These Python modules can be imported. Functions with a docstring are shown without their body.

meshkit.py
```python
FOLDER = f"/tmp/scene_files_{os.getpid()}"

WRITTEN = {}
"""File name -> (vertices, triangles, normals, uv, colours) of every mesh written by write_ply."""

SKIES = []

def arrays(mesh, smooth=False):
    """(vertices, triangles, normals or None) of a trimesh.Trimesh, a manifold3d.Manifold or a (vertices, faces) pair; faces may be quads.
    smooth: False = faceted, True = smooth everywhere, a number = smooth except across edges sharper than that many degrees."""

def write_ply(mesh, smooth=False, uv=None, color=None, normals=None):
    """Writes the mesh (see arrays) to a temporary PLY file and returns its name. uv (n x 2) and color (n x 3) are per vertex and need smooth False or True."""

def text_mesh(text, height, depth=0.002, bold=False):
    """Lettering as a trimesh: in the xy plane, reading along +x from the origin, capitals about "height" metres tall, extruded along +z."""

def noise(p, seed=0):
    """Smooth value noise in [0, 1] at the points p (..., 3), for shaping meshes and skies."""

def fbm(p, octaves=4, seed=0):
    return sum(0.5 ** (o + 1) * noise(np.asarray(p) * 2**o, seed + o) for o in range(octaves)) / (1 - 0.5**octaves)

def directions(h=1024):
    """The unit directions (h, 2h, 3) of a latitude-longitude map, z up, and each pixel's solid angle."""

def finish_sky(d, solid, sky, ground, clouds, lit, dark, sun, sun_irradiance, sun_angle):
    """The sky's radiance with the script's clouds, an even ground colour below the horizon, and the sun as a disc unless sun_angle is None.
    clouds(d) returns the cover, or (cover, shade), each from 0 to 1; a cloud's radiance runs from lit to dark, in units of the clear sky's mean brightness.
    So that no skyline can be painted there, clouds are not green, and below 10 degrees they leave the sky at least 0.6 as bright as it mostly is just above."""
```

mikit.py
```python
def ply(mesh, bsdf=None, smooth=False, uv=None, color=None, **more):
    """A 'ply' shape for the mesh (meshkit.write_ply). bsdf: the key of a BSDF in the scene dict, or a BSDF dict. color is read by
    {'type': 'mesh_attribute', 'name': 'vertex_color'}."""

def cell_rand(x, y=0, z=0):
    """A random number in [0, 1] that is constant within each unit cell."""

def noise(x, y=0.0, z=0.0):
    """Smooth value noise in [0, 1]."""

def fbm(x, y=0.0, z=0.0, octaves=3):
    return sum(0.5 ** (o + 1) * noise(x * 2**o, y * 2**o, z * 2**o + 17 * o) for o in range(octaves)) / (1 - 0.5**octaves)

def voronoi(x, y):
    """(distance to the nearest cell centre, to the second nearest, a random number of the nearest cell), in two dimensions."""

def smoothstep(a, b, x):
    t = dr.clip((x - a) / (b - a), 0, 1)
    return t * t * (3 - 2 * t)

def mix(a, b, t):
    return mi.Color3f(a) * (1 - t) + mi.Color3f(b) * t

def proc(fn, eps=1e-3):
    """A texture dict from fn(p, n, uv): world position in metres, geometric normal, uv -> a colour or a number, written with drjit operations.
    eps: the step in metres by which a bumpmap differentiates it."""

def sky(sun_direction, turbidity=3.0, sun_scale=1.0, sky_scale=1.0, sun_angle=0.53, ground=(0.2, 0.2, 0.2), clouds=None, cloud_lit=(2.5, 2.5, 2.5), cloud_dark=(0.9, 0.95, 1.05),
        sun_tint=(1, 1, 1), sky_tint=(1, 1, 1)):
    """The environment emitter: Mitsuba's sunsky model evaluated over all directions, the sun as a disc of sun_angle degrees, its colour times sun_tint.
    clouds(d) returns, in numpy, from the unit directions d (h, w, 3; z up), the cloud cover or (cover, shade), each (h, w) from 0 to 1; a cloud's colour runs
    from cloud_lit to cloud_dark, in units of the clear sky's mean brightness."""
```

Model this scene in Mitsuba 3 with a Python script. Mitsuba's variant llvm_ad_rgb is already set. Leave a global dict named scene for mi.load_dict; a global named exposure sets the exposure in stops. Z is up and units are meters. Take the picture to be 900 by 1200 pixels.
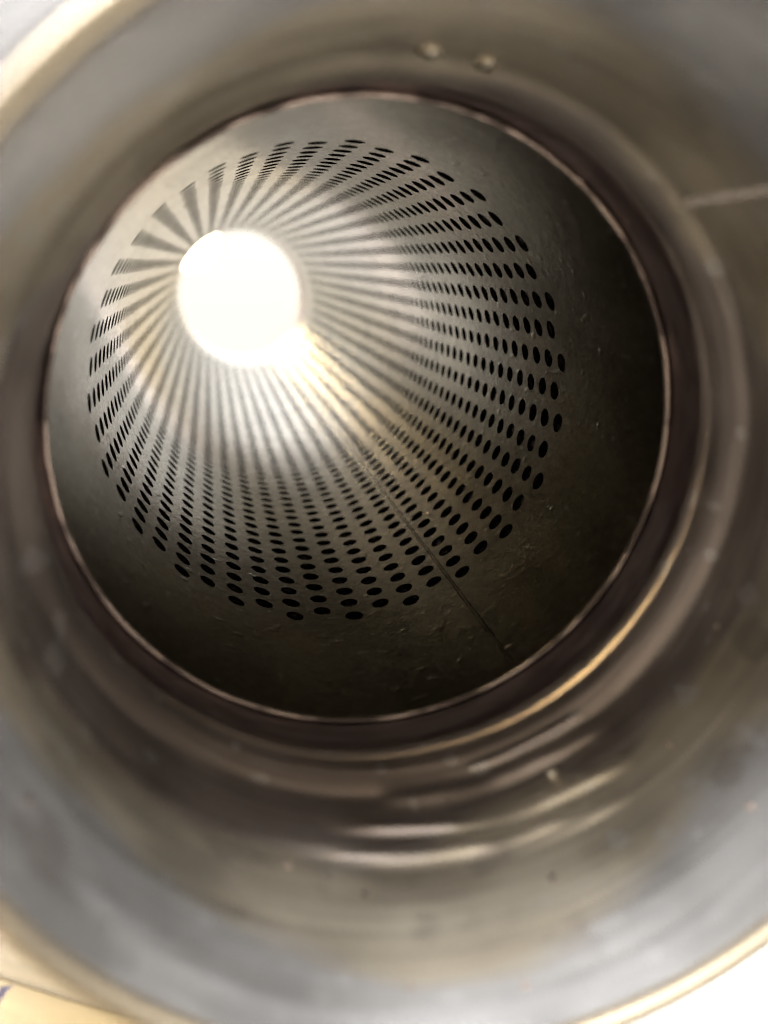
import math
import numpy as np
import trimesh
import mitsuba as mi
import drjit as dr
import mikit
import meshkit
from mikit import proc, noise, fbm, smoothstep, mix

scene, labels = {'type': 'scene'}, {}
R = 0.030                      # inner radius of the perforated tube; axis = +y, near end of the tube at y = 0

# ------------------------------------------------------------------ camera, light, exposure
F, W, H = 970.0, 900.0, 1200.0
T = mi.ScalarTransform4f
cam = np.array([-0.536, -2.551, 0.524]) * R
fwd = np.array([0.20781, 0.93755, -0.27895])
PITCH = math.radians(7.0)      # the muffler lies on boards that rise a little away from the camera
TILT = np.array([[1, 0, 0], [0, math.cos(PITCH), -math.sin(PITCH)], [0, math.sin(PITCH), math.cos(PITCH)]])
scene['camera'] = {
    'type': 'thinlens', 'fov': math.degrees(2 * math.atan(W / 2 / F)), 'fov_axis': 'x',
    'aperture_radius': 0.00088, 'focus_distance': 0.116,
    'near_clip': 0.002, 'far_clip': 400.0,
    'to_world': T().look_at(origin=(TILT @ cam).tolist(), target=(TILT @ (cam + fwd)).tolist(), up=(TILT @ np.array([0.0, 0.28518, 0.95847])).tolist()),
    'film': {'type': 'hdrfilm', 'width': 768, 'height': 1024},
}
del scene['camera']['film']


def cloud_cover(d):
    n = meshkit.fbm(d * np.array([2.2, 2.2, 4.0]) + 3.1, 4, 5)
    high = np.clip(d[..., 2], 0, 1)                       # overcast sky, zenith boosted far above the warm horizon to light the inlet neck
    return np.clip(0.95 + 0.7 * (n - 0.5), 0, 1), np.clip(high ** 2.6 * (1 + 0.9 * (n - 0.5)), 0, 1)


scene['sky'] = mikit.sky((TILT @ np.array([-0.021, 1.0, 0.021])).tolist(), turbidity=3, sun_scale=0.014, sun_angle=3.6, clouds=cloud_cover,
                         cloud_lit=(0.54, 0.49, 0.40), cloud_dark=(33, 33, 33.2), sun_tint=(1.0, 1.28, 2.0), ground=(0.09, 0.085, 0.078))
exposure = 4.85


# ------------------------------------------------------------------ materials
def ang(p):
    return dr.atan2(p.z, p.x)


def speck(x, y, z, lo, hi):
    return smoothstep(lo, hi, noise(x, y, z))


def tube_color(p, n, uv):
    s = p / R
    a = fbm(s.x * 3.0, s.y * 1.6, s.z * 3.0, 4)
    g = noise(s.x * 34, s.y * 30, s.z * 34)
    c = mix((0.212, 0.190, 0.142), (0.150, 0.134, 0.100), smoothstep(0.35, 0.65, a))
    rust = smoothstep(0.60, 0.72, fbm(s.x * 7 + 5, s.y * 5, s.z * 7, 3))
    c = mix(c, (0.15, 0.105, 0.075), rust * 0.28)
    c = c * (0.70 + 0.30 * g + 0.32 * noise(s.x * 95, s.y * 80, s.z * 95))
    white = smoothstep(0.86, 0.93, noise(s.x * 26 + 9, s.y * 22, s.z * 26))
    return mix(c, (0.42, 0.40, 0.36), white * 0.35)


def tube_rough(p, n, uv):
    s = p / R
    return 0.11 + 0.08 * fbm(s.x * 5, s.y * 4, s.z * 5, 3) + 0.09 * noise(s.x * 70, s.y * 60, s.z * 70)


def tube_bump(p, n, uv):
    s = p / R
    return 0.55 * fbm(s.x * 20, s.y * 17, s.z * 20, 3) + 0.40 * noise(s.x * 75, s.y * 65, s.z * 75) + 0.8 * smoothstep(0.80, 0.95, noise(s.x * 24 + 9, s.y * 20, s.z * 24))


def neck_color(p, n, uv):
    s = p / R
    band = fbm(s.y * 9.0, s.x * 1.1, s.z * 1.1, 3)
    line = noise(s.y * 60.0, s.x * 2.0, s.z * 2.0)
    # ragged colour rings: purple-brown beside the tube joint, then straw; bare grey steel towards the rim
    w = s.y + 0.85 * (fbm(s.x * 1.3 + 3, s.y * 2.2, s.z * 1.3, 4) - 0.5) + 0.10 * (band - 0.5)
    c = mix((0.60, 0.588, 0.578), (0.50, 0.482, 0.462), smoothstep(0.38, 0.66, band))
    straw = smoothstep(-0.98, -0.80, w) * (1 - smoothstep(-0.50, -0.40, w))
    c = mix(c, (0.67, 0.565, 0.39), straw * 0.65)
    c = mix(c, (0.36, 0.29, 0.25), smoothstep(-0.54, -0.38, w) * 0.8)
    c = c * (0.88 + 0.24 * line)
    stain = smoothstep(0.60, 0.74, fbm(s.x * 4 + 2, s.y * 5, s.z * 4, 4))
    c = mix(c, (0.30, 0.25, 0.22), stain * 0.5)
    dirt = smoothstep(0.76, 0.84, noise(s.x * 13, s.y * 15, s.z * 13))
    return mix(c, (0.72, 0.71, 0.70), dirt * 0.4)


def neck_dust(p, n, uv):
    s = p / R                                          # share of dull oxide and dust on the turned steel, in patches and rings
    a = fbm(s.x * 2.6 + 7, s.y * 3.4, s.z * 2.6, 4)
    b = noise(s.y * 22, s.x * 1.5, s.z * 1.5)
    return 0.06 + 0.14 * smoothstep(0.35, 0.70, a) + 0.08 * b


def neck_bump(p, n, uv):
    s = p / R
    return noise(s.y * 42, s.x * 1.6, s.z * 1.6) + 0.5 * noise(s.y * 90, s.x * 3, s.z * 3) + 0.5 * fbm(s.x * 9, s.y * 9, s.z * 9, 3)


def sleeve_color(p, n, uv):
    s = p / R
    a = fbm(s.x * 3.2, s.y * 9.0, s.z * 3.2, 4)
    return mix((0.33, 0.265, 0.255), (0.20, 0.15, 0.145), smoothstep(0.35, 0.65, a)) * (0.85 + 0.3 * noise(s.y * 50, s.x * 4, s.z * 4))


def case_color(p, n, uv):
    s = p / R
    return mix((0.085, 0.078, 0.070), (0.062, 0.057, 0.052), smoothstep(0.35, 0.65, fbm(s.x * 2, s.y * 2, s.z * 2, 4))) * (0.93 + 0.14 * noise(s.x * 30, s.y * 4, s.z * 30))


def pack_color(p, n, uv):
    s = p / R
    return mix((0.035, 0.028, 0.028), (0.24, 0.185, 0.17), smoothstep(0.52, 0.72, fbm(s.x * 22, s.y * 20, s.z * 22, 3)))


def wood(base, dark, turn):
    cs, sn = math.cos(turn), math.sin(turn)

    def fn(p, n, uv):
        a, b = (p.x * cs + p.y * sn) / R, (-p.x * sn + p.y * cs) / R
        g = fbm(a * 0.55, b * 9.0 + 1.2 * noise(a * 0.7, b * 0.9), p.z / R * 5, 4)
        f_ = noise(a * 3.0, b * 60.0, p.z / R * 8)
        c = mix(base, dark, smoothstep(0.42, 0.70, g))
        return c * (0.88 + 0.24 * f_)
    return fn


def concrete(p, n, uv):
    a = fbm(p.x * 30, p.y * 30, 0, 4)
    g = noise(p.x * 900, p.y * 900, 0)
    b = fbm(p.x * 0.6, p.y * 0.6, 3, 3)
    return mix((0.105, 0.098, 0.088), (0.075, 0.070, 0.063), smoothstep(0.3, 0.7, 0.5 * a + 0.5 * b)) * (0.92 + 0.16 * g)


def metal(name, color, rough, bump=None, scale=0.0, eps=1e-4, metallic=1.0):
    b = {'type': 'principled', 'base_color': color if isinstance(color, dict) else proc(color), 'metallic': metallic, 'roughness': rough if isinstance(rough, (int, float)) else proc(rough)}
    if bump is not None:
        b = {'type': 'bumpmap', 'arbitrary': proc(bump, eps), 'scale': scale, 'bsdf': b}
    scene[name] = {'type': 'twosided', 'bsdf': b}


metal('tube_steel', tube_color, tube_rough, tube_bump, 0.000031, 8e-5, 0.97)
# turned steel: fine marks run round the bore, so the gloss spreads along the axis (u) much more than round it (v)
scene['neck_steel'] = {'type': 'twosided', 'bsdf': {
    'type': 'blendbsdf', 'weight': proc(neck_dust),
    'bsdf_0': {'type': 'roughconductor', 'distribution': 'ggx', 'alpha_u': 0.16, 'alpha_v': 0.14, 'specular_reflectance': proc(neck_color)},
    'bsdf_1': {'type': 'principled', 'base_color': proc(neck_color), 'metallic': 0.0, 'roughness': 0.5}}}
metal('burnt_steel', sleeve_color, 0.42, neck_bump, 0.00003, 8e-5, 0.9)
metal('straw_steel', lambda p, n, uv: mix((0.34, 0.275, 0.185), (0.25, 0.21, 0.155), fbm(p.x / R * 5, p.y / R * 5, p.z / R * 5, 4)), 0.38, metallic=0.8)
metal('bead_steel', lambda p, n, uv: mix((0.72, 0.66, 0.55), (0.55, 0.50, 0.43), fbm(p.x / R * 30, p.y / R * 30, p.z / R * 30, 2)), 0.28, metallic=1.0)
metal('dull_weld', lambda p, n, uv: mix((0.48, 0.43, 0.39), (0.33, 0.30, 0.27), fbm(p.x / R * 20, p.y / R * 20, p.z / R * 20, 3)), 0.6, metallic=0.2)
metal('cut_steel', lambda p, n, uv: mix((0.58, 0.46, 0.39), (0.13, 0.10, 0.085), smoothstep(0.38, 0.62, fbm(p.x / R * 7, p.y / R * 7, p.z / R * 7, 4))), 0.40, metallic=0.7)
metal('case_steel', case_color, 0.65, metallic=0.0)
scene['packing_wool'] = {'type': 'twosided', 'bsdf': {'type': 'diffuse', 'reflectance': proc(pack_color)}}
scene['pale_wood'] = {'type': 'twosided', 'bsdf': {'type': 'principled', 'base_color': proc(wood((0.165, 0.118, 0.050), (0.12, 0.082, 0.033), -0.475)), 'roughness': 0.5}}
scene['tan_wood'] = {'type': 'twosided', 'bsdf': {'type': 'principled', 'base_color': proc(wood((0.155, 0.117, 0.060), (0.115, 0.085, 0.042), -0.475)), 'roughness': 0.55}}
scene['bounce_white'] = {'type': 'twosided', 'bsdf': {'type': 'principled', 'base_color': proc(lambda p, n, uv: mix((0.52, 0.50, 0.465), (0.45, 0.435, 0.40), fbm(p.x * 60, p.y * 60, 0, 4))), 'roughness': 0.5}}
scene['ink'] = {'type': 'twosided', 'bsdf': {'type': 'diffuse', 'reflectance': {'type': 'rgb', 'value': [0.05, 0.045, 0.06]}}}
scene['concrete'] = {'type': 'twosided', 'bsdf': {'type': 'diffuse', 'reflectance': proc(concrete)}}


# ------------------------------------------------------------------ helpers
def revolve(profile, nseg, disp=None, crease=None):
    """A closed ring of the (y, r) profile in units of R, as (vertices, faces, normals, uv); u runs along the profile, v round the axis.
    disp(theta, y, r, i) -> dr; crease: profile indices where the surface has an edge."""
    pr = np.asarray(profile, float)
    m = len(pr)
    th = np.linspace(0, 2 * np.pi, nseg, endpoint=False)
    TH, I = np.meshgrid(th, np.arange(m), indexing='ij')
    Y, Q = pr[I, 0], pr[I, 1]
    if disp is not None:
        Q = Q + disp(TH, Y, Q, I)
    X = np.stack([Q * np.cos(TH), Y, Q * np.sin(TH)], -1) * R
    seg = np.roll(X, -1, 1) - X                                   # edge k: vertex k -> k + 1
    dth = np.roll(X, -1, 0) - np.roll(X, 1, 0)
    area = 0.5 * (pr[:, 0] * np.roll(pr[:, 1], -1) - np.roll(pr[:, 0], -1) * pr[:, 1]).sum()
    sg = -1.0 if area > 0 else 1.0
    ne = np.cross(seg, dth + np.roll(dth, -1, 1))
    ne = sg * ne / np.maximum(np.linalg.norm(ne, axis=-1, keepdims=True), 1e-30)
    d = pr - np.roll(pr, 1, 0)
    e = np.roll(pr, -1, 0) - pr
    turn = np.abs(np.angle(np.exp(1j * (np.arctan2(e[:, 1], e[:, 0]) - np.arctan2(d[:, 1], d[:, 0])))))
    vs, ns, us, idx = [], [], [], []
    s_ = np.r_[0, np.cumsum(np.hypot(e[:, 0], e[:, 1]))]
    sharp = turn > math.radians(50)
    at = 0
    ring = np.r_[np.arange(nseg), 0]
    vv = np.linspace(0, 2 * np.pi, nseg + 1)
    va, na, ua, fa = [], [], [], []
    for k in range(m):
        k2 = (k + 1) % m
        n0 = ne[:, k] if sharp[k] else ne[:, k] + ne[:, k - 1]
        n1 = ne[:, k] if sharp[k2] else ne[:, k] + ne[:, k2]
        for kk_, nn, uu in ((k, n0, s_[k]), (k2, n1, s_[k + 1])):
            va.append(X[ring, kk_]); na.append(nn[ring] / np.maximum(np.linalg.norm(nn[ring], axis=-1, keepdims=True), 1e-30))
            ua.append(np.c_[np.full(nseg + 1, uu), vv])
        q_ = np.arange(nseg)
        A, B = at + q_, at + nseg + 1 + q_
        f = np.concatenate([np.stack([A, B, B + 1], -1), np.stack([A, B + 1, A + 1], -1)])
        fa.append(f if sg > 0 else f[:, ::-1])
        at += 2 * (nseg + 1)
    return np.concatenate(va), np.concatenate(fa), np.concatenate(na), np.concatenate(ua)


def resample(pts, step):
    pts = np.asarray(pts, float)
    s = np.r_[0, np.cumsum(np.hypot(*np.diff(pts, axis=0).T))]
    n = max(2, int(round(s[-1] / step)) + 1)
    q = np.linspace(0, s[-1], n)
    return np.c_[np.interp(q, s, pts[:, 0]), np.interp(q, s, pts[:, 1])]


def spline(pts, step):
    from scipy.interpolate import PchipInterpolator
    pts = np.asarray(pts, float)
    y = np.arange(pts[0, 0], pts[-1, 0] + 1e-9, step)
    return np.c_[y, PchipInterpolator(pts[:, 0], pts[:, 1])(y)]


def fb(TH, Y, ky, kt, octv, seed):
    return meshkit.fbm(np.stack([np.cos(TH) * kt, Y * ky, np.sin(TH) * kt], -1) + 11.3, octv, seed)


def add(key, mesh, bsdf, smooth=35, **kw):
    if isinstance(mesh, tuple):
        v, f, n, uv = mesh
        scene[key] = {'type': 'ply', 'filename': meshkit.write_ply((v @ TILT.T, f), True, uv=uv, normals=n @ TILT.T), 'face_normals': False, 'bsdf': {'type': 'ref', 'id': bsdf}}
        return
    mesh = trimesh.Trimesh(mesh.vertices @ TILT.T, mesh.faces, process=False)
    scene[key] = mikit.ply(mesh, bsdf, smooth=smooth, **kw)


L = 11.2                       # length of the tube in R

# ------------------------------------------------------------------ the perforated tube
N = 46
PIT, WALL, HR = 0.148, 0.014, 0.0405
DTH = 2 * np.pi / N
TH0 = -math.radians(36.3)      # photo angles run clockwise from +x, ours counter-clockwise (z up)
ROWS = 64
rng = np.random.default_rng(7)
tv, tn, tf = [], [], []
count = 0


def emit(v, n, f):
    global count
    tv.append(v); tn.append(n); tf.append(np.asarray(f) + count)
    count += len(v)


def cyl(th, y, r):
    th, y, r = np.broadcast_arrays(th, y, r)
    return np.stack([r * np.cos(th), y, r * np.sin(th)], -1)


def radial(th, s):
    return np.stack([s * np.cos(th), 0 * th, s * np.sin(th)], -1)


NT, NH = 4, 16
out_loc = np.array([(-.5 + k / NT, -.5) for k in range(NT)] + [(.5, -.5), (.5, 0)] + [(.5 - k / NT, .5) for k in range(NT)] + [(-.5, .5), (-.5, 0)])
NO = len(out_loc)
oa = np.unwrap(np.arctan2(out_loc[:, 1], out_loc[:, 0]))
ha = oa[0] + np.arange(NH) * 2 * np.pi / NH
zip_f = []                    # triangles between the outer loop (0..NO-1) and the hole (NO..NO+NH-1)
i = j = 0
while i < NO or j < NH:
    nxt_o = oa[i + 1] if i + 1 < NO else oa[0] + 2 * np.pi
    nxt_h = ha[j + 1] if j + 1 < NH else ha[0] + 2 * np.pi
    if j >= NH or (i < NO and nxt_o <= nxt_h):
        zip_f.append((i % NO, (i + 1) % NO, NO + j % NH)); i += 1
    else:
        zip_f.append((i % NO, NO + (j + 1) % NH, NO + j % NH)); j += 1
zip_f = np.array(zip_f)
kk = np.arange(NH)
wall_f = np.concatenate([np.stack([kk, (kk + 1) % NH, NH + (kk + 1) % NH], -1), np.stack([kk, NH + (kk + 1) % NH, NH + kk], -1)])
y_first = []
for s in range(N):
    thc = TH0 + s * DTH
    y0 = (0.893 if s % 2 == 0 else 0.968)
    y_first.append(y0)
    for r_ in range(ROWS):
        yc = y0 + r_ * PIT
        jt, jy = rng.normal(0, 0.0015, 2)
        hr = HR * (1 + rng.normal(0, 0.02))
        lob = 1 + 0.03 * np.cos(2 * ha + rng.uniform(0, 6)) + 0.015 * np.cos(3 * ha + rng.uniform(0, 6))
        hx, hy = jt + hr * lob * np.cos(ha), jy + 1.13 * hr * lob * np.sin(ha)
        th = np.r_[thc + out_loc[:, 0] * DTH, thc + hx]
        yy = np.r_[yc + out_loc[:, 1] * PIT, yc + hy]
        rad = np.ones(NO + NH); rad[NO:] += 0.0006          # punched edge drawn outwards
        emit(cyl(th, yy, rad), radial(th, -1), zip_f)
        emit(cyl(th, yy, np.full(NO + NH, 1 + WALL)), radial(th, 1), zip_f[:, ::-1])
        ht, hyy = thc + hx, yc + hy
        nrm = -np.stack([-np.sin(ht) * np.cos(ha), np.sin(ha), np.cos(ht) * np.cos(ha)], -1)
        emit(np.r_[cyl(ht, hyy, 1.0006), cyl(ht, hyy, 1 + WALL)], np.r_[nrm, nrm], wall_f)
    # plain margins at both ends
    tt = thc + (np.arange(NT + 1) / NT - .5) * DTH
    for ya, yb in ((0.0, y0 - PIT / 2), (y0 + (ROWS - .5) * PIT, L)):
        for rad, sg in ((1.0, -1), (1 + WALL, 1)):
            v = np.r_[cyl(tt, ya, rad), cyl(tt, yb, rad)]
            n = np.r_[radial(tt, sg), radial(tt, sg)]
            q = np.arange(NT)
            f = np.concatenate([np.stack([q, q + 1, q + NT + 2], -1), np.stack([q, q + NT + 2, q + NT + 1], -1)])
            emit(v, n, f if sg < 0 else f[:, ::-1])
V = np.concatenate(tv) * R
NRM = np.concatenate(tn)
# wall is very slightly out of round and dented
THv = np.arctan2(V[:, 2], V[:, 0])
wob = 0.006 * (fb(THv, V[:, 1] / R, 0.5, 1.6, 3, 3) - .5) + 0.010 * (fb(THv, V[:, 1] / R, 0.15, 0.9, 2, 8) - .5)
V[:, 0] *= 1 + wob
V[:, 2] *= 1 + wob
FC = np.concatenate(tf)
path = meshkit.write_ply((V @ TILT.T, FC), True, normals=NRM @ TILT.T)
scene['muffler__perforated_tube'] = {'type': 'ply', 'filename': path, 'face_normals': False, 'bsdf': {'type': 'ref', 'id': 'tube_steel'}}

# bare cut edges of the tube
for key, ye, sg in (('muffler__perforated_tube__cut_edge', 0.0, -1), ('muffler__perforated_tube__cut_edge_001', L, 1)):
    arc = [(ye + sg * 0.008 * math.sin(a), 1.0052 - 0.0085 * math.cos(a)) for a in np.linspace(0.0, math.pi, 9)]
    add(key, revolve(arc + [(ye - sg * 0.03, 1.0160), (ye - sg * 0.03, 1.0142), (ye - sg * 0.002, 1.0138), (ye - sg * 0.002, 0.999), (ye - sg * 0.012, 0.9985)], 360,
                     lambda TH, Y, Q, I: 0.006 * (fb(TH, Y * 0, 1, 9, 4, 15) - .5)), 'cut_steel')

# longitudinal seam of the rolled sheet: a low bead between two rows of holes
ths = TH0 - math.radians(55.9 - 36.3)
ys = np.arange(0.06, L - 0.02, 0.02)
prof = [(-0.012, 1.001), (-0.007, 0.9986), (-0.002, 0.9974), (0.003, 0.9974), (0.006, 0.9984), (0.009, 1.001)]
sv = []
for o, r_ in prof:
    wv = 1 + 0.30 * (meshkit.noise(np.stack([ys * 7, ys * 0 + o * 90, ys * 0], -1)) - .5)
    sv.append(cyl(ths + o * wv, ys, r_ + 0.0015 * (meshkit.noise(np.stack([ys * 16, ys * 0 + o * 300, ys * 0 + 4], -1)) - .5)))
sv = np.array(sv)
m_, n_ = sv.shape[:2]
a = (np.arange(m_ - 1)[:, None] * n_ + np.arange(n_ - 1)[None]).reshape(-1)
sf = np.concatenate([np.stack([a, a + 1, a + n_ + 1], -1), np.stack([a, a + n_ + 1, a + n_], -1)])
svv = sv.reshape(-1, 3)
wobs = 0.006 * (fb(np.full(len(svv), ths), svv[:, 1], 0.5, 1.6, 3, 3) - .5) + 0.010 * (fb(np.full(len(svv), ths), svv[:, 1], 0.15, 0.9, 2, 8) - .5)
svv = svv * np.stack([1 + wobs, 1 + 0 * wobs, 1 + wobs], -1)
add('muffler__perforated_tube__weld_seam', trimesh.Trimesh(svv * R, sf, process=False), 'tube_steel', smooth=50)


# ------------------------------------------------------------------ the inlet neck: rim, bore with turned ridges, rounded lip
def neck_disp(TH, Y, Q, I):
    phi = np.mod(-TH, 2 * np.pi)                    # photo angle
    inner = (I < n_in)
    w = np.clip((Y + 1.2) / 0.15, 0, 1) * inner
    rid = fb(TH, Y, 16, 0.9, 2, 21) - .5            # turned marks: fine in y, long round the bore
    rid2 = np.clip(fb(TH, Y, 26, 1.4, 1, 33) - .62, 0, 1)
    low = fb(TH, Y, 1.2, 1.3, 3, 5) - .5
    zone = np.exp(-((Y + 0.55) / 0.28) ** 2)
    wav = (fb(TH, 0 * Y, 1, 2.2, 3, 40) - .5)
    lip = np.exp(-((Y + 0.22) / 0.12) ** 2)
    d = 0.004 * rid + 0.0012 * (fb(TH, Y, 44, 0.8, 2, 71) - .5) + 0.012 * low - 0.010 * rid2 * zone + 0.016 * wav * lip
    # three long shallow scores with raised burrs across the bottom of the bore
    for yc, tc, tw, amp, slope, sig in ((-0.67, 1.45, 0.50, 0.017, -0.10, 0.034), (-0.58, 1.32, 0.44, 0.018, -0.12, 0.028), (-0.44, 1.23, 0.36, 0.019, -0.05, 0.036), (-0.37, 1.10, 0.20, 0.008, -0.03, 0.016)):
        yy = yc - slope * (phi - tc) + 0.03 * (fb(TH, 0 * Y, 1, 5, 2, int(90 + 40 * tc)) - .5)
        d = d - amp * np.exp(-((Y - yy) / sig) ** 2) * np.clip(1.15 - np.abs((phi - tc) / tw) ** 3, 0, 1) * (0.25 + 1.3 * fb(TH, Y, 4, 6, 2, 9))
    # axial seam of the neck, upper right
    d = d - 0.005 * np.exp(-((phi - math.radians(313.6)) / 0.040) ** 2) * np.clip((-0.20 - Y) / 0.1, 0, 1)
    return d * w


bore = spline([(-1.258, 1.0462), (-1.0, 1.047), (-0.75, 1.046), (-0.55, 1.042), (-0.42, 1.033), (-0.36, 1.010), (-0.315, 0.995), (-0.28, 0.990), (-0.245, 0.998), (-0.19, 1.019), (-0.125, 1.042)], 0.004)
n_in = len(bore)
rim = [(-1.2585, 1.060), (-1.2585, 1.075), (-1.258, 1.0865)]
outer = [(-1.0, 1.096), (-0.5, 1.098), (-0.12, 1.098)]
inlet = np.concatenate([bore, [(-0.122, 1.05), (-0.12, 1.098)][::1], outer[::-1][1:], rim[::-1]])
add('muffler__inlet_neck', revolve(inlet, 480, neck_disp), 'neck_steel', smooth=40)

add('muffler__inlet_rim', revolve(resample([(-1.257, 1.0448), (-1.275, 1.046), (-1.287, 1.050), (-1.295, 1.058), (-1.297, 1.066), (-1.295, 1.075), (-1.287, 1.083), (-1.27, 1.0875), (-1.257, 1.0885), (-1.2565, 1.066), (-1.257, 1.0448)], 0.006)[:-1], 300,
                            lambda TH, Y, Q, I: 0.004 * (fb(TH, Y, 6, 6, 3, 53) - .5)), 'straw_steel')

# the weld seam along the neck, upper right
yn = np.arange(-1.24, -0.40, 0.01)
rn = np.interp(yn, bore[:, 0], bore[:, 1]) - 0.003
tn_ = math.radians(46.4)
nv = np.array([cyl(tn_ + o + 0.004 * (meshkit.noise(np.stack([yn * 9, yn * 0 + 2, yn * 0], -1)) - .5), yn, rn + dr_ + 0.006 * (meshkit.noise(np.stack([yn * 22, yn * 0 + 40 * o, yn * 0 + 9], -1)) - .5)) for o, dr_ in ((-0.020, 0.008), (-0.011, -0.003), (0.0, -0.007), (0.011, -0.003), (0.020, 0.008))])
m_, n_ = nv.shape[:2]
a = (np.arange(m_ - 1)[:, None] * n_ + np.arange(n_ - 1)[None]).reshape(-1)
add('muffler__inlet_neck__weld_seam', trimesh.Trimesh(nv.reshape(-1, 3) * R, np.concatenate([np.stack([a, a + 1, a + n_ + 1], -1), np.stack([a, a + n_ + 1, a + n_], -1)]), process=False), 'dull_weld', smooth=50)

# burnt sleeve between the lip and the tube's end, in which the tube's end stands with a small gap
sl = spline([(-0.135, 1.041), (-0.10, 1.041), (-0.05, 1.031), (0.0, 1.021), (0.03, 1.0195), (0.25, 1.0195)], 0.01)
sleeve = np.concatenate([sl, [(0.25, 1.075), (-0.117, 1.075), (-0.119, 1.05)]])
add('muffler__tube_socket', revolve(sleeve, 360, lambda TH, Y, Q, I: (I < len(sl)) * (0.006 * (fb(TH, Y, 9, 2.0, 3, 61) - .5) + 0.009 * (fb(TH, Y, 14, 11.0, 3, 62) - .5))), 'burnt_steel', smooth=40)

# outlet neck, a mirror of the inlet one
out_in = [(L - 0.25, 1.0195), (L + 0.02, 1.02), (L + 0.12, 1.036), (L + 0.22, 1.010), (L + 0.30, 1.02), (L + 0.45, 1.045), (L + 0.8, 1.058), (L + 1.27, 1.048), (L + 1.294, 1.058), (L + 1.296, 1.066), (L + 1.286, 1.082), (L + 1.2, 1.09), (L + 0.1, 1.098), (L - 0.25, 1.098)]
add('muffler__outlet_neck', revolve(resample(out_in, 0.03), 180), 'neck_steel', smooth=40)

# beads of weld spatter stuck to the bore, and small ones
def bead(phi, y, r, sx, sy, h, seed):
    m = trimesh.creation.icosphere(subdivisions=3)
    v = m.vertices
    v = v * (1 + 0.16 * (meshkit.fbm(v * 1.6 + seed, 3, seed)[:, None] - .5) * 2)
    th = -math.radians(phi)
    er, et = np.array([math.cos(th), 0, math.sin(th)]), np.array([-math.sin(th), 0, math.cos(th)])
    P = v[:, :1] * sx * et + v[:, 1:2] * sy * np.array([0, 1.0, 0]) + v[:, 2:] * h * er + r * er + np.array([0, y, 0])
    return trimesh.Trimesh(P * R, m.faces, process=False)


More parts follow.
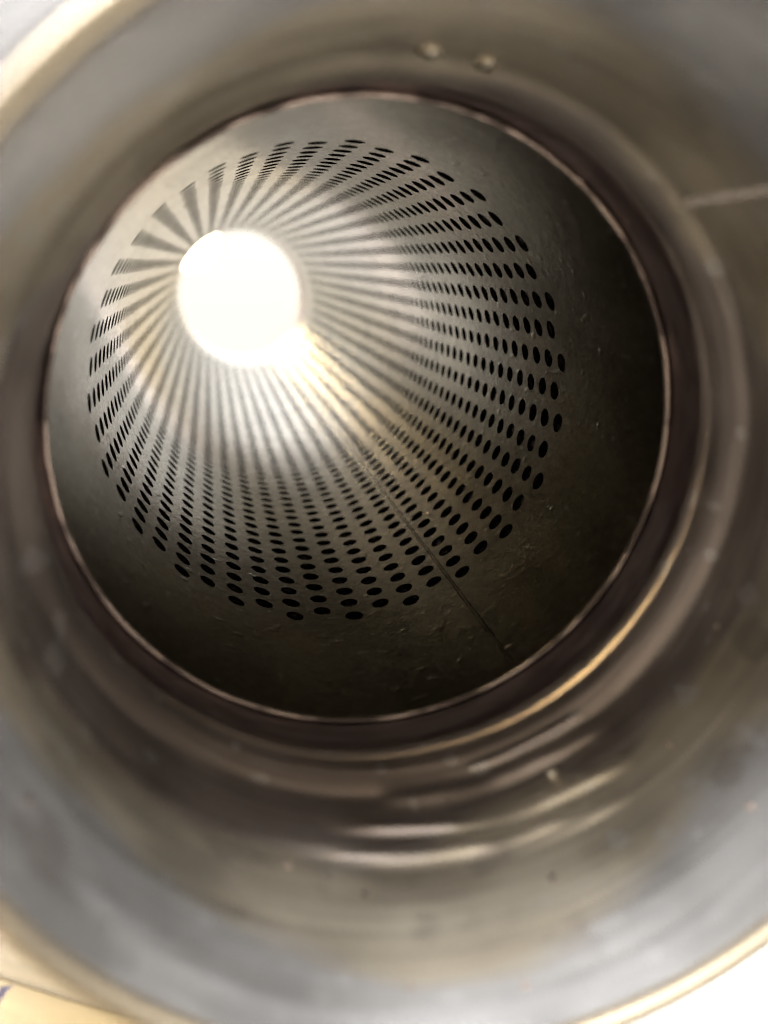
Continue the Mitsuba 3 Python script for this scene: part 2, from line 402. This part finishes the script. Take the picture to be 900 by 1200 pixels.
for k, (phi, y, r, sx, sy, h) in enumerate([(-91.2, -0.41, 1.029, 0.028, 0.036, 0.012), (-83.2, -0.40, 1.027, 0.024, 0.032, 0.013), (61.8, -0.52, 1.037, 0.021, 0.022, 0.024), (-44.2, -0.03, 1.034, 0.008, 0.008, 0.006)]):
    add('muffler__weld_bead' + ('_%03d' % k if k else ''), bead(phi, y, r, sx, sy, h, 11 + k), 'bead_steel', smooth=True)

rs = np.random.default_rng(21)
for k in range(18):
    phi, y, q = rs.uniform(-40, 150), rs.uniform(-1.15, -0.45), rs.uniform(0.004, 0.010)
    add('muffler__spatter' + ('_%03d' % k if k else ''), bead(phi, y, float(np.interp(y, [-1.27, -0.55, -0.42], [1.046, 1.042, 1.033])) - 0.001, q, q * rs.uniform(1, 1.4), q * 0.8, 40 + k), 'cut_steel', smooth=True)

# ------------------------------------------------------------------ outer case and packing
RC = 1.75
cs = [(-0.10, 1.1005), (0.0, 1.115), (0.06, 1.16), (0.22, 1.52), (0.32, 1.66), (0.46, 1.735), (0.60, RC)]
case_o = np.concatenate([resample(cs, 0.03), [(L / 2, RC)], resample([(L - y, r) for y, r in cs][::-1], 0.03)])
case_i = case_o[::-1] * [1, 1] + np.array([0, -0.035])
case_i = np.array([(np.clip(y, 0.02, L - 0.02), max(r, 1.1003)) for y, r in case_i])
add('muffler__outer_case', revolve(np.concatenate([case_o, case_i]), 180), 'case_steel', smooth=40)
pk = [(y, 1.060) for y in np.arange(0.27, L - 0.26, 0.03)]
add('muffler__packing', revolve(np.concatenate([pk, [(L - 0.27, 1.5), (0.27, 1.5)]]), 300, lambda TH, Y, Q, I: (I < len(pk)) * np.maximum(0.10 * (fb(TH, Y, 14, 14, 3, 77) - .5), -0.034)), 'packing_wool', smooth=40)
labels['muffler'] = {'label': 'steel exhaust muffler with a worn open inlet and a perforated tube inside', 'category': 'muffler'}

# ------------------------------------------------------------------ what it rests on
ZB = -RC


def slab(poly, z0, z1, bev=0.02):
    from shapely.geometry import Polygon
    p = Polygon(poly)
    q = p.buffer(-bev, join_style=2)
    import manifold3d as m3
    lo = trimesh.creation.extrude_polygon(p, (z1 - z0) - bev)
    hi = trimesh.creation.extrude_polygon(q, z1 - z0)
    m = trimesh.util.concatenate([lo, hi]).convex_hull
    m.apply_translation([0, 0, z0])
    m.apply_scale(R)
    return m


e1 = np.array([0.889, -0.457]); e2 = np.array([0.457, 0.889])       # along and across the boards
o_ = np.array([-0.85, -0.39])


def P(a, b):
    return tuple(o_ + a * e1 + b * e2)


add('tan_board', slab([P(-9, 0.004), P(1.15, 0.004), (0.64, -1.15), (0.64, 11.0), P(-9, 11.5)], ZB - 0.40, ZB, 0.006), 'tan_wood', smooth=False)
labels['tan_board'] = {'label': 'tan wooden board under the muffler, darker than the board in front of it', 'category': 'board'}
add('pale_board', slab([P(-9, -3.0), P(0.9, -3.0), P(0.9, -0.004), P(-9, -0.004)], ZB - 0.40, ZB + 0.004, 0.006), 'pale_wood', smooth=False)
labels['pale_board'] = {'label': 'pale yellow wooden board with a dark ink stroke, at the lower left corner', 'category': 'board'}


def on_board(x, y):
    return np.array([x, y, ZB + 0.006])


mk = np.array([(-1.165, -0.255), (-1.175, -0.275), (-1.185, -0.31), (-1.20, -0.36), (-1.22, -0.42)])
wd = np.array([0.020, 0.013, 0.012, 0.012, 0.010])
mvv = np.concatenate([np.c_[mk[:, 0] - wd, mk[:, 1], np.full(5, ZB + 0.0055)], np.c_[mk[:, 0] + wd, mk[:, 1], np.full(5, ZB + 0.0055)]]) * R
q = np.arange(4)
add('pale_board__ink_stroke', trimesh.Trimesh(mvv, np.concatenate([np.stack([q, q + 5, q + 6], -1), np.stack([q, q + 6, q + 1], -1)]), process=False), 'ink', smooth=False)

add('bounce_board', slab([(0.97, -9.0), (7.0, -9.0), (7.0, 0.6), (0.66, 0.6), (0.66, -1.50)], ZB - 0.40, ZB - 0.02, 0.012), 'bounce_white', smooth=False)  # added reflector: its unseen front part bounces light up into the neck
labels['bounce_board'] = {'label': 'white board added for the overexposed lower right corner, enlarged to bounce light', 'category': 'board'}

lowest = min((TILT @ (np.array([x, y, ZB - 0.40]) * R))[2] for x, y in (P(-9, -3.0), P(0.9, -3.0), (0.97, -9.0)))
ground_z = lowest - 0.0005
g = 120.0
gm = trimesh.Trimesh([(-g, -g, 0), (g, -g, 0), (g, g, 0), (-g, g, 0)], [(0, 1, 2), (0, 2, 3)], process=False)
gm.apply_translation([0, 0, ground_z])
scene['ground'] = mikit.ply(gm, 'concrete', smooth=False)
labels['ground'] = {'label': 'dark paved ground around the boards', 'kind': 'structure'}


# ------------------------------------------------------------------ the phone that takes the picture, close in front of the inlet: it keeps the sky out of the tube
def rounded(w, h, t, rc, re):
    from shapely.geometry import box
    parts = []
    for k in range(5):
        a = k / 4 * math.pi / 2
        ins, z = re * (1 - math.sin(a)), t / 2 - re + re * math.cos(a)
        p = box(-w / 2 + ins, -h / 2 + ins, w / 2 - ins, h / 2 - ins).buffer(-rc).buffer(rc, 12)
        xy = np.array(p.exterior.coords)
        parts += [np.c_[xy, np.full(len(xy), z)], np.c_[xy, np.full(len(xy), -z)]]
    return trimesh.convex.convex_hull(np.concatenate(parts))


up_ = np.array([0, 0.28518, 0.95847])
rt_ = np.cross(fwd, up_); rt_ /= np.linalg.norm(rt_)
fw_ = fwd / np.linalg.norm(fwd); up_ = np.cross(rt_, fw_)
PW, PH, PT, PM = 0.075, 0.150, 0.008, 0.010


def to_phone(m, x, y, z):
    m = m.copy()
    M = np.eye(4)
    M[:3, 0], M[:3, 1], M[:3, 2], M[:3, 3] = rt_, up_, -fw_, cam + x * rt_ + y * up_ - z * fw_
    m.apply_transform(M)
    return m


scene['dark_glass'] = {'type': 'principled', 'base_color': {'type': 'rgb', 'value': [0.02, 0.02, 0.022]}, 'roughness': 0.25}
add('phone__body', to_phone(rounded(PW, PH, PT, 0.011, 0.0025), PW / 2 - PM, -(PH / 2 - PM), 0.0012 + PT / 2), 'dark_glass', smooth=40)
add('phone__lens_ring', to_phone(trimesh.creation.annulus(0.0045, 0.0065, 0.0008), 0, 0, 0.0008), 'dark_glass', smooth=40)
labels['phone'] = {'label': 'dark glass phone held upright close in front of the muffler inlet', 'category': 'phone'}

# ------------------------------------------------------------------ a dark plank wall added out of view behind the camera: it keeps the low front sky off the inlet
scene['dark_paint'] = {'type': 'diffuse', 'reflectance': {'type': 'rgb', 'value': [0.10, 0.098, 0.095]}}


def boxm(x0, x1, y0, y1, z0, z1):
    m = trimesh.creation.box((x1 - x0, y1 - y0, z1 - z0))
    m.apply_translation([(x0 + x1) / 2, (y0 + y1) / 2, (z0 + z1) / 2])
    return m


for k in range(6):
    scene['added_wall__plank' + ('_%03d' % k if k else '')] = mikit.ply(boxm(-3, 3, -0.642 - 0.003 * (k % 2), -0.62 - 0.003 * (k % 2), ground_z + 0.001 + 0.2 * k, ground_z + 0.197 + 0.2 * k), 'dark_paint')
labels['added_wall'] = {'label': 'dark plank wall added out of view behind the camera to block the sky', 'category': 'wall'}
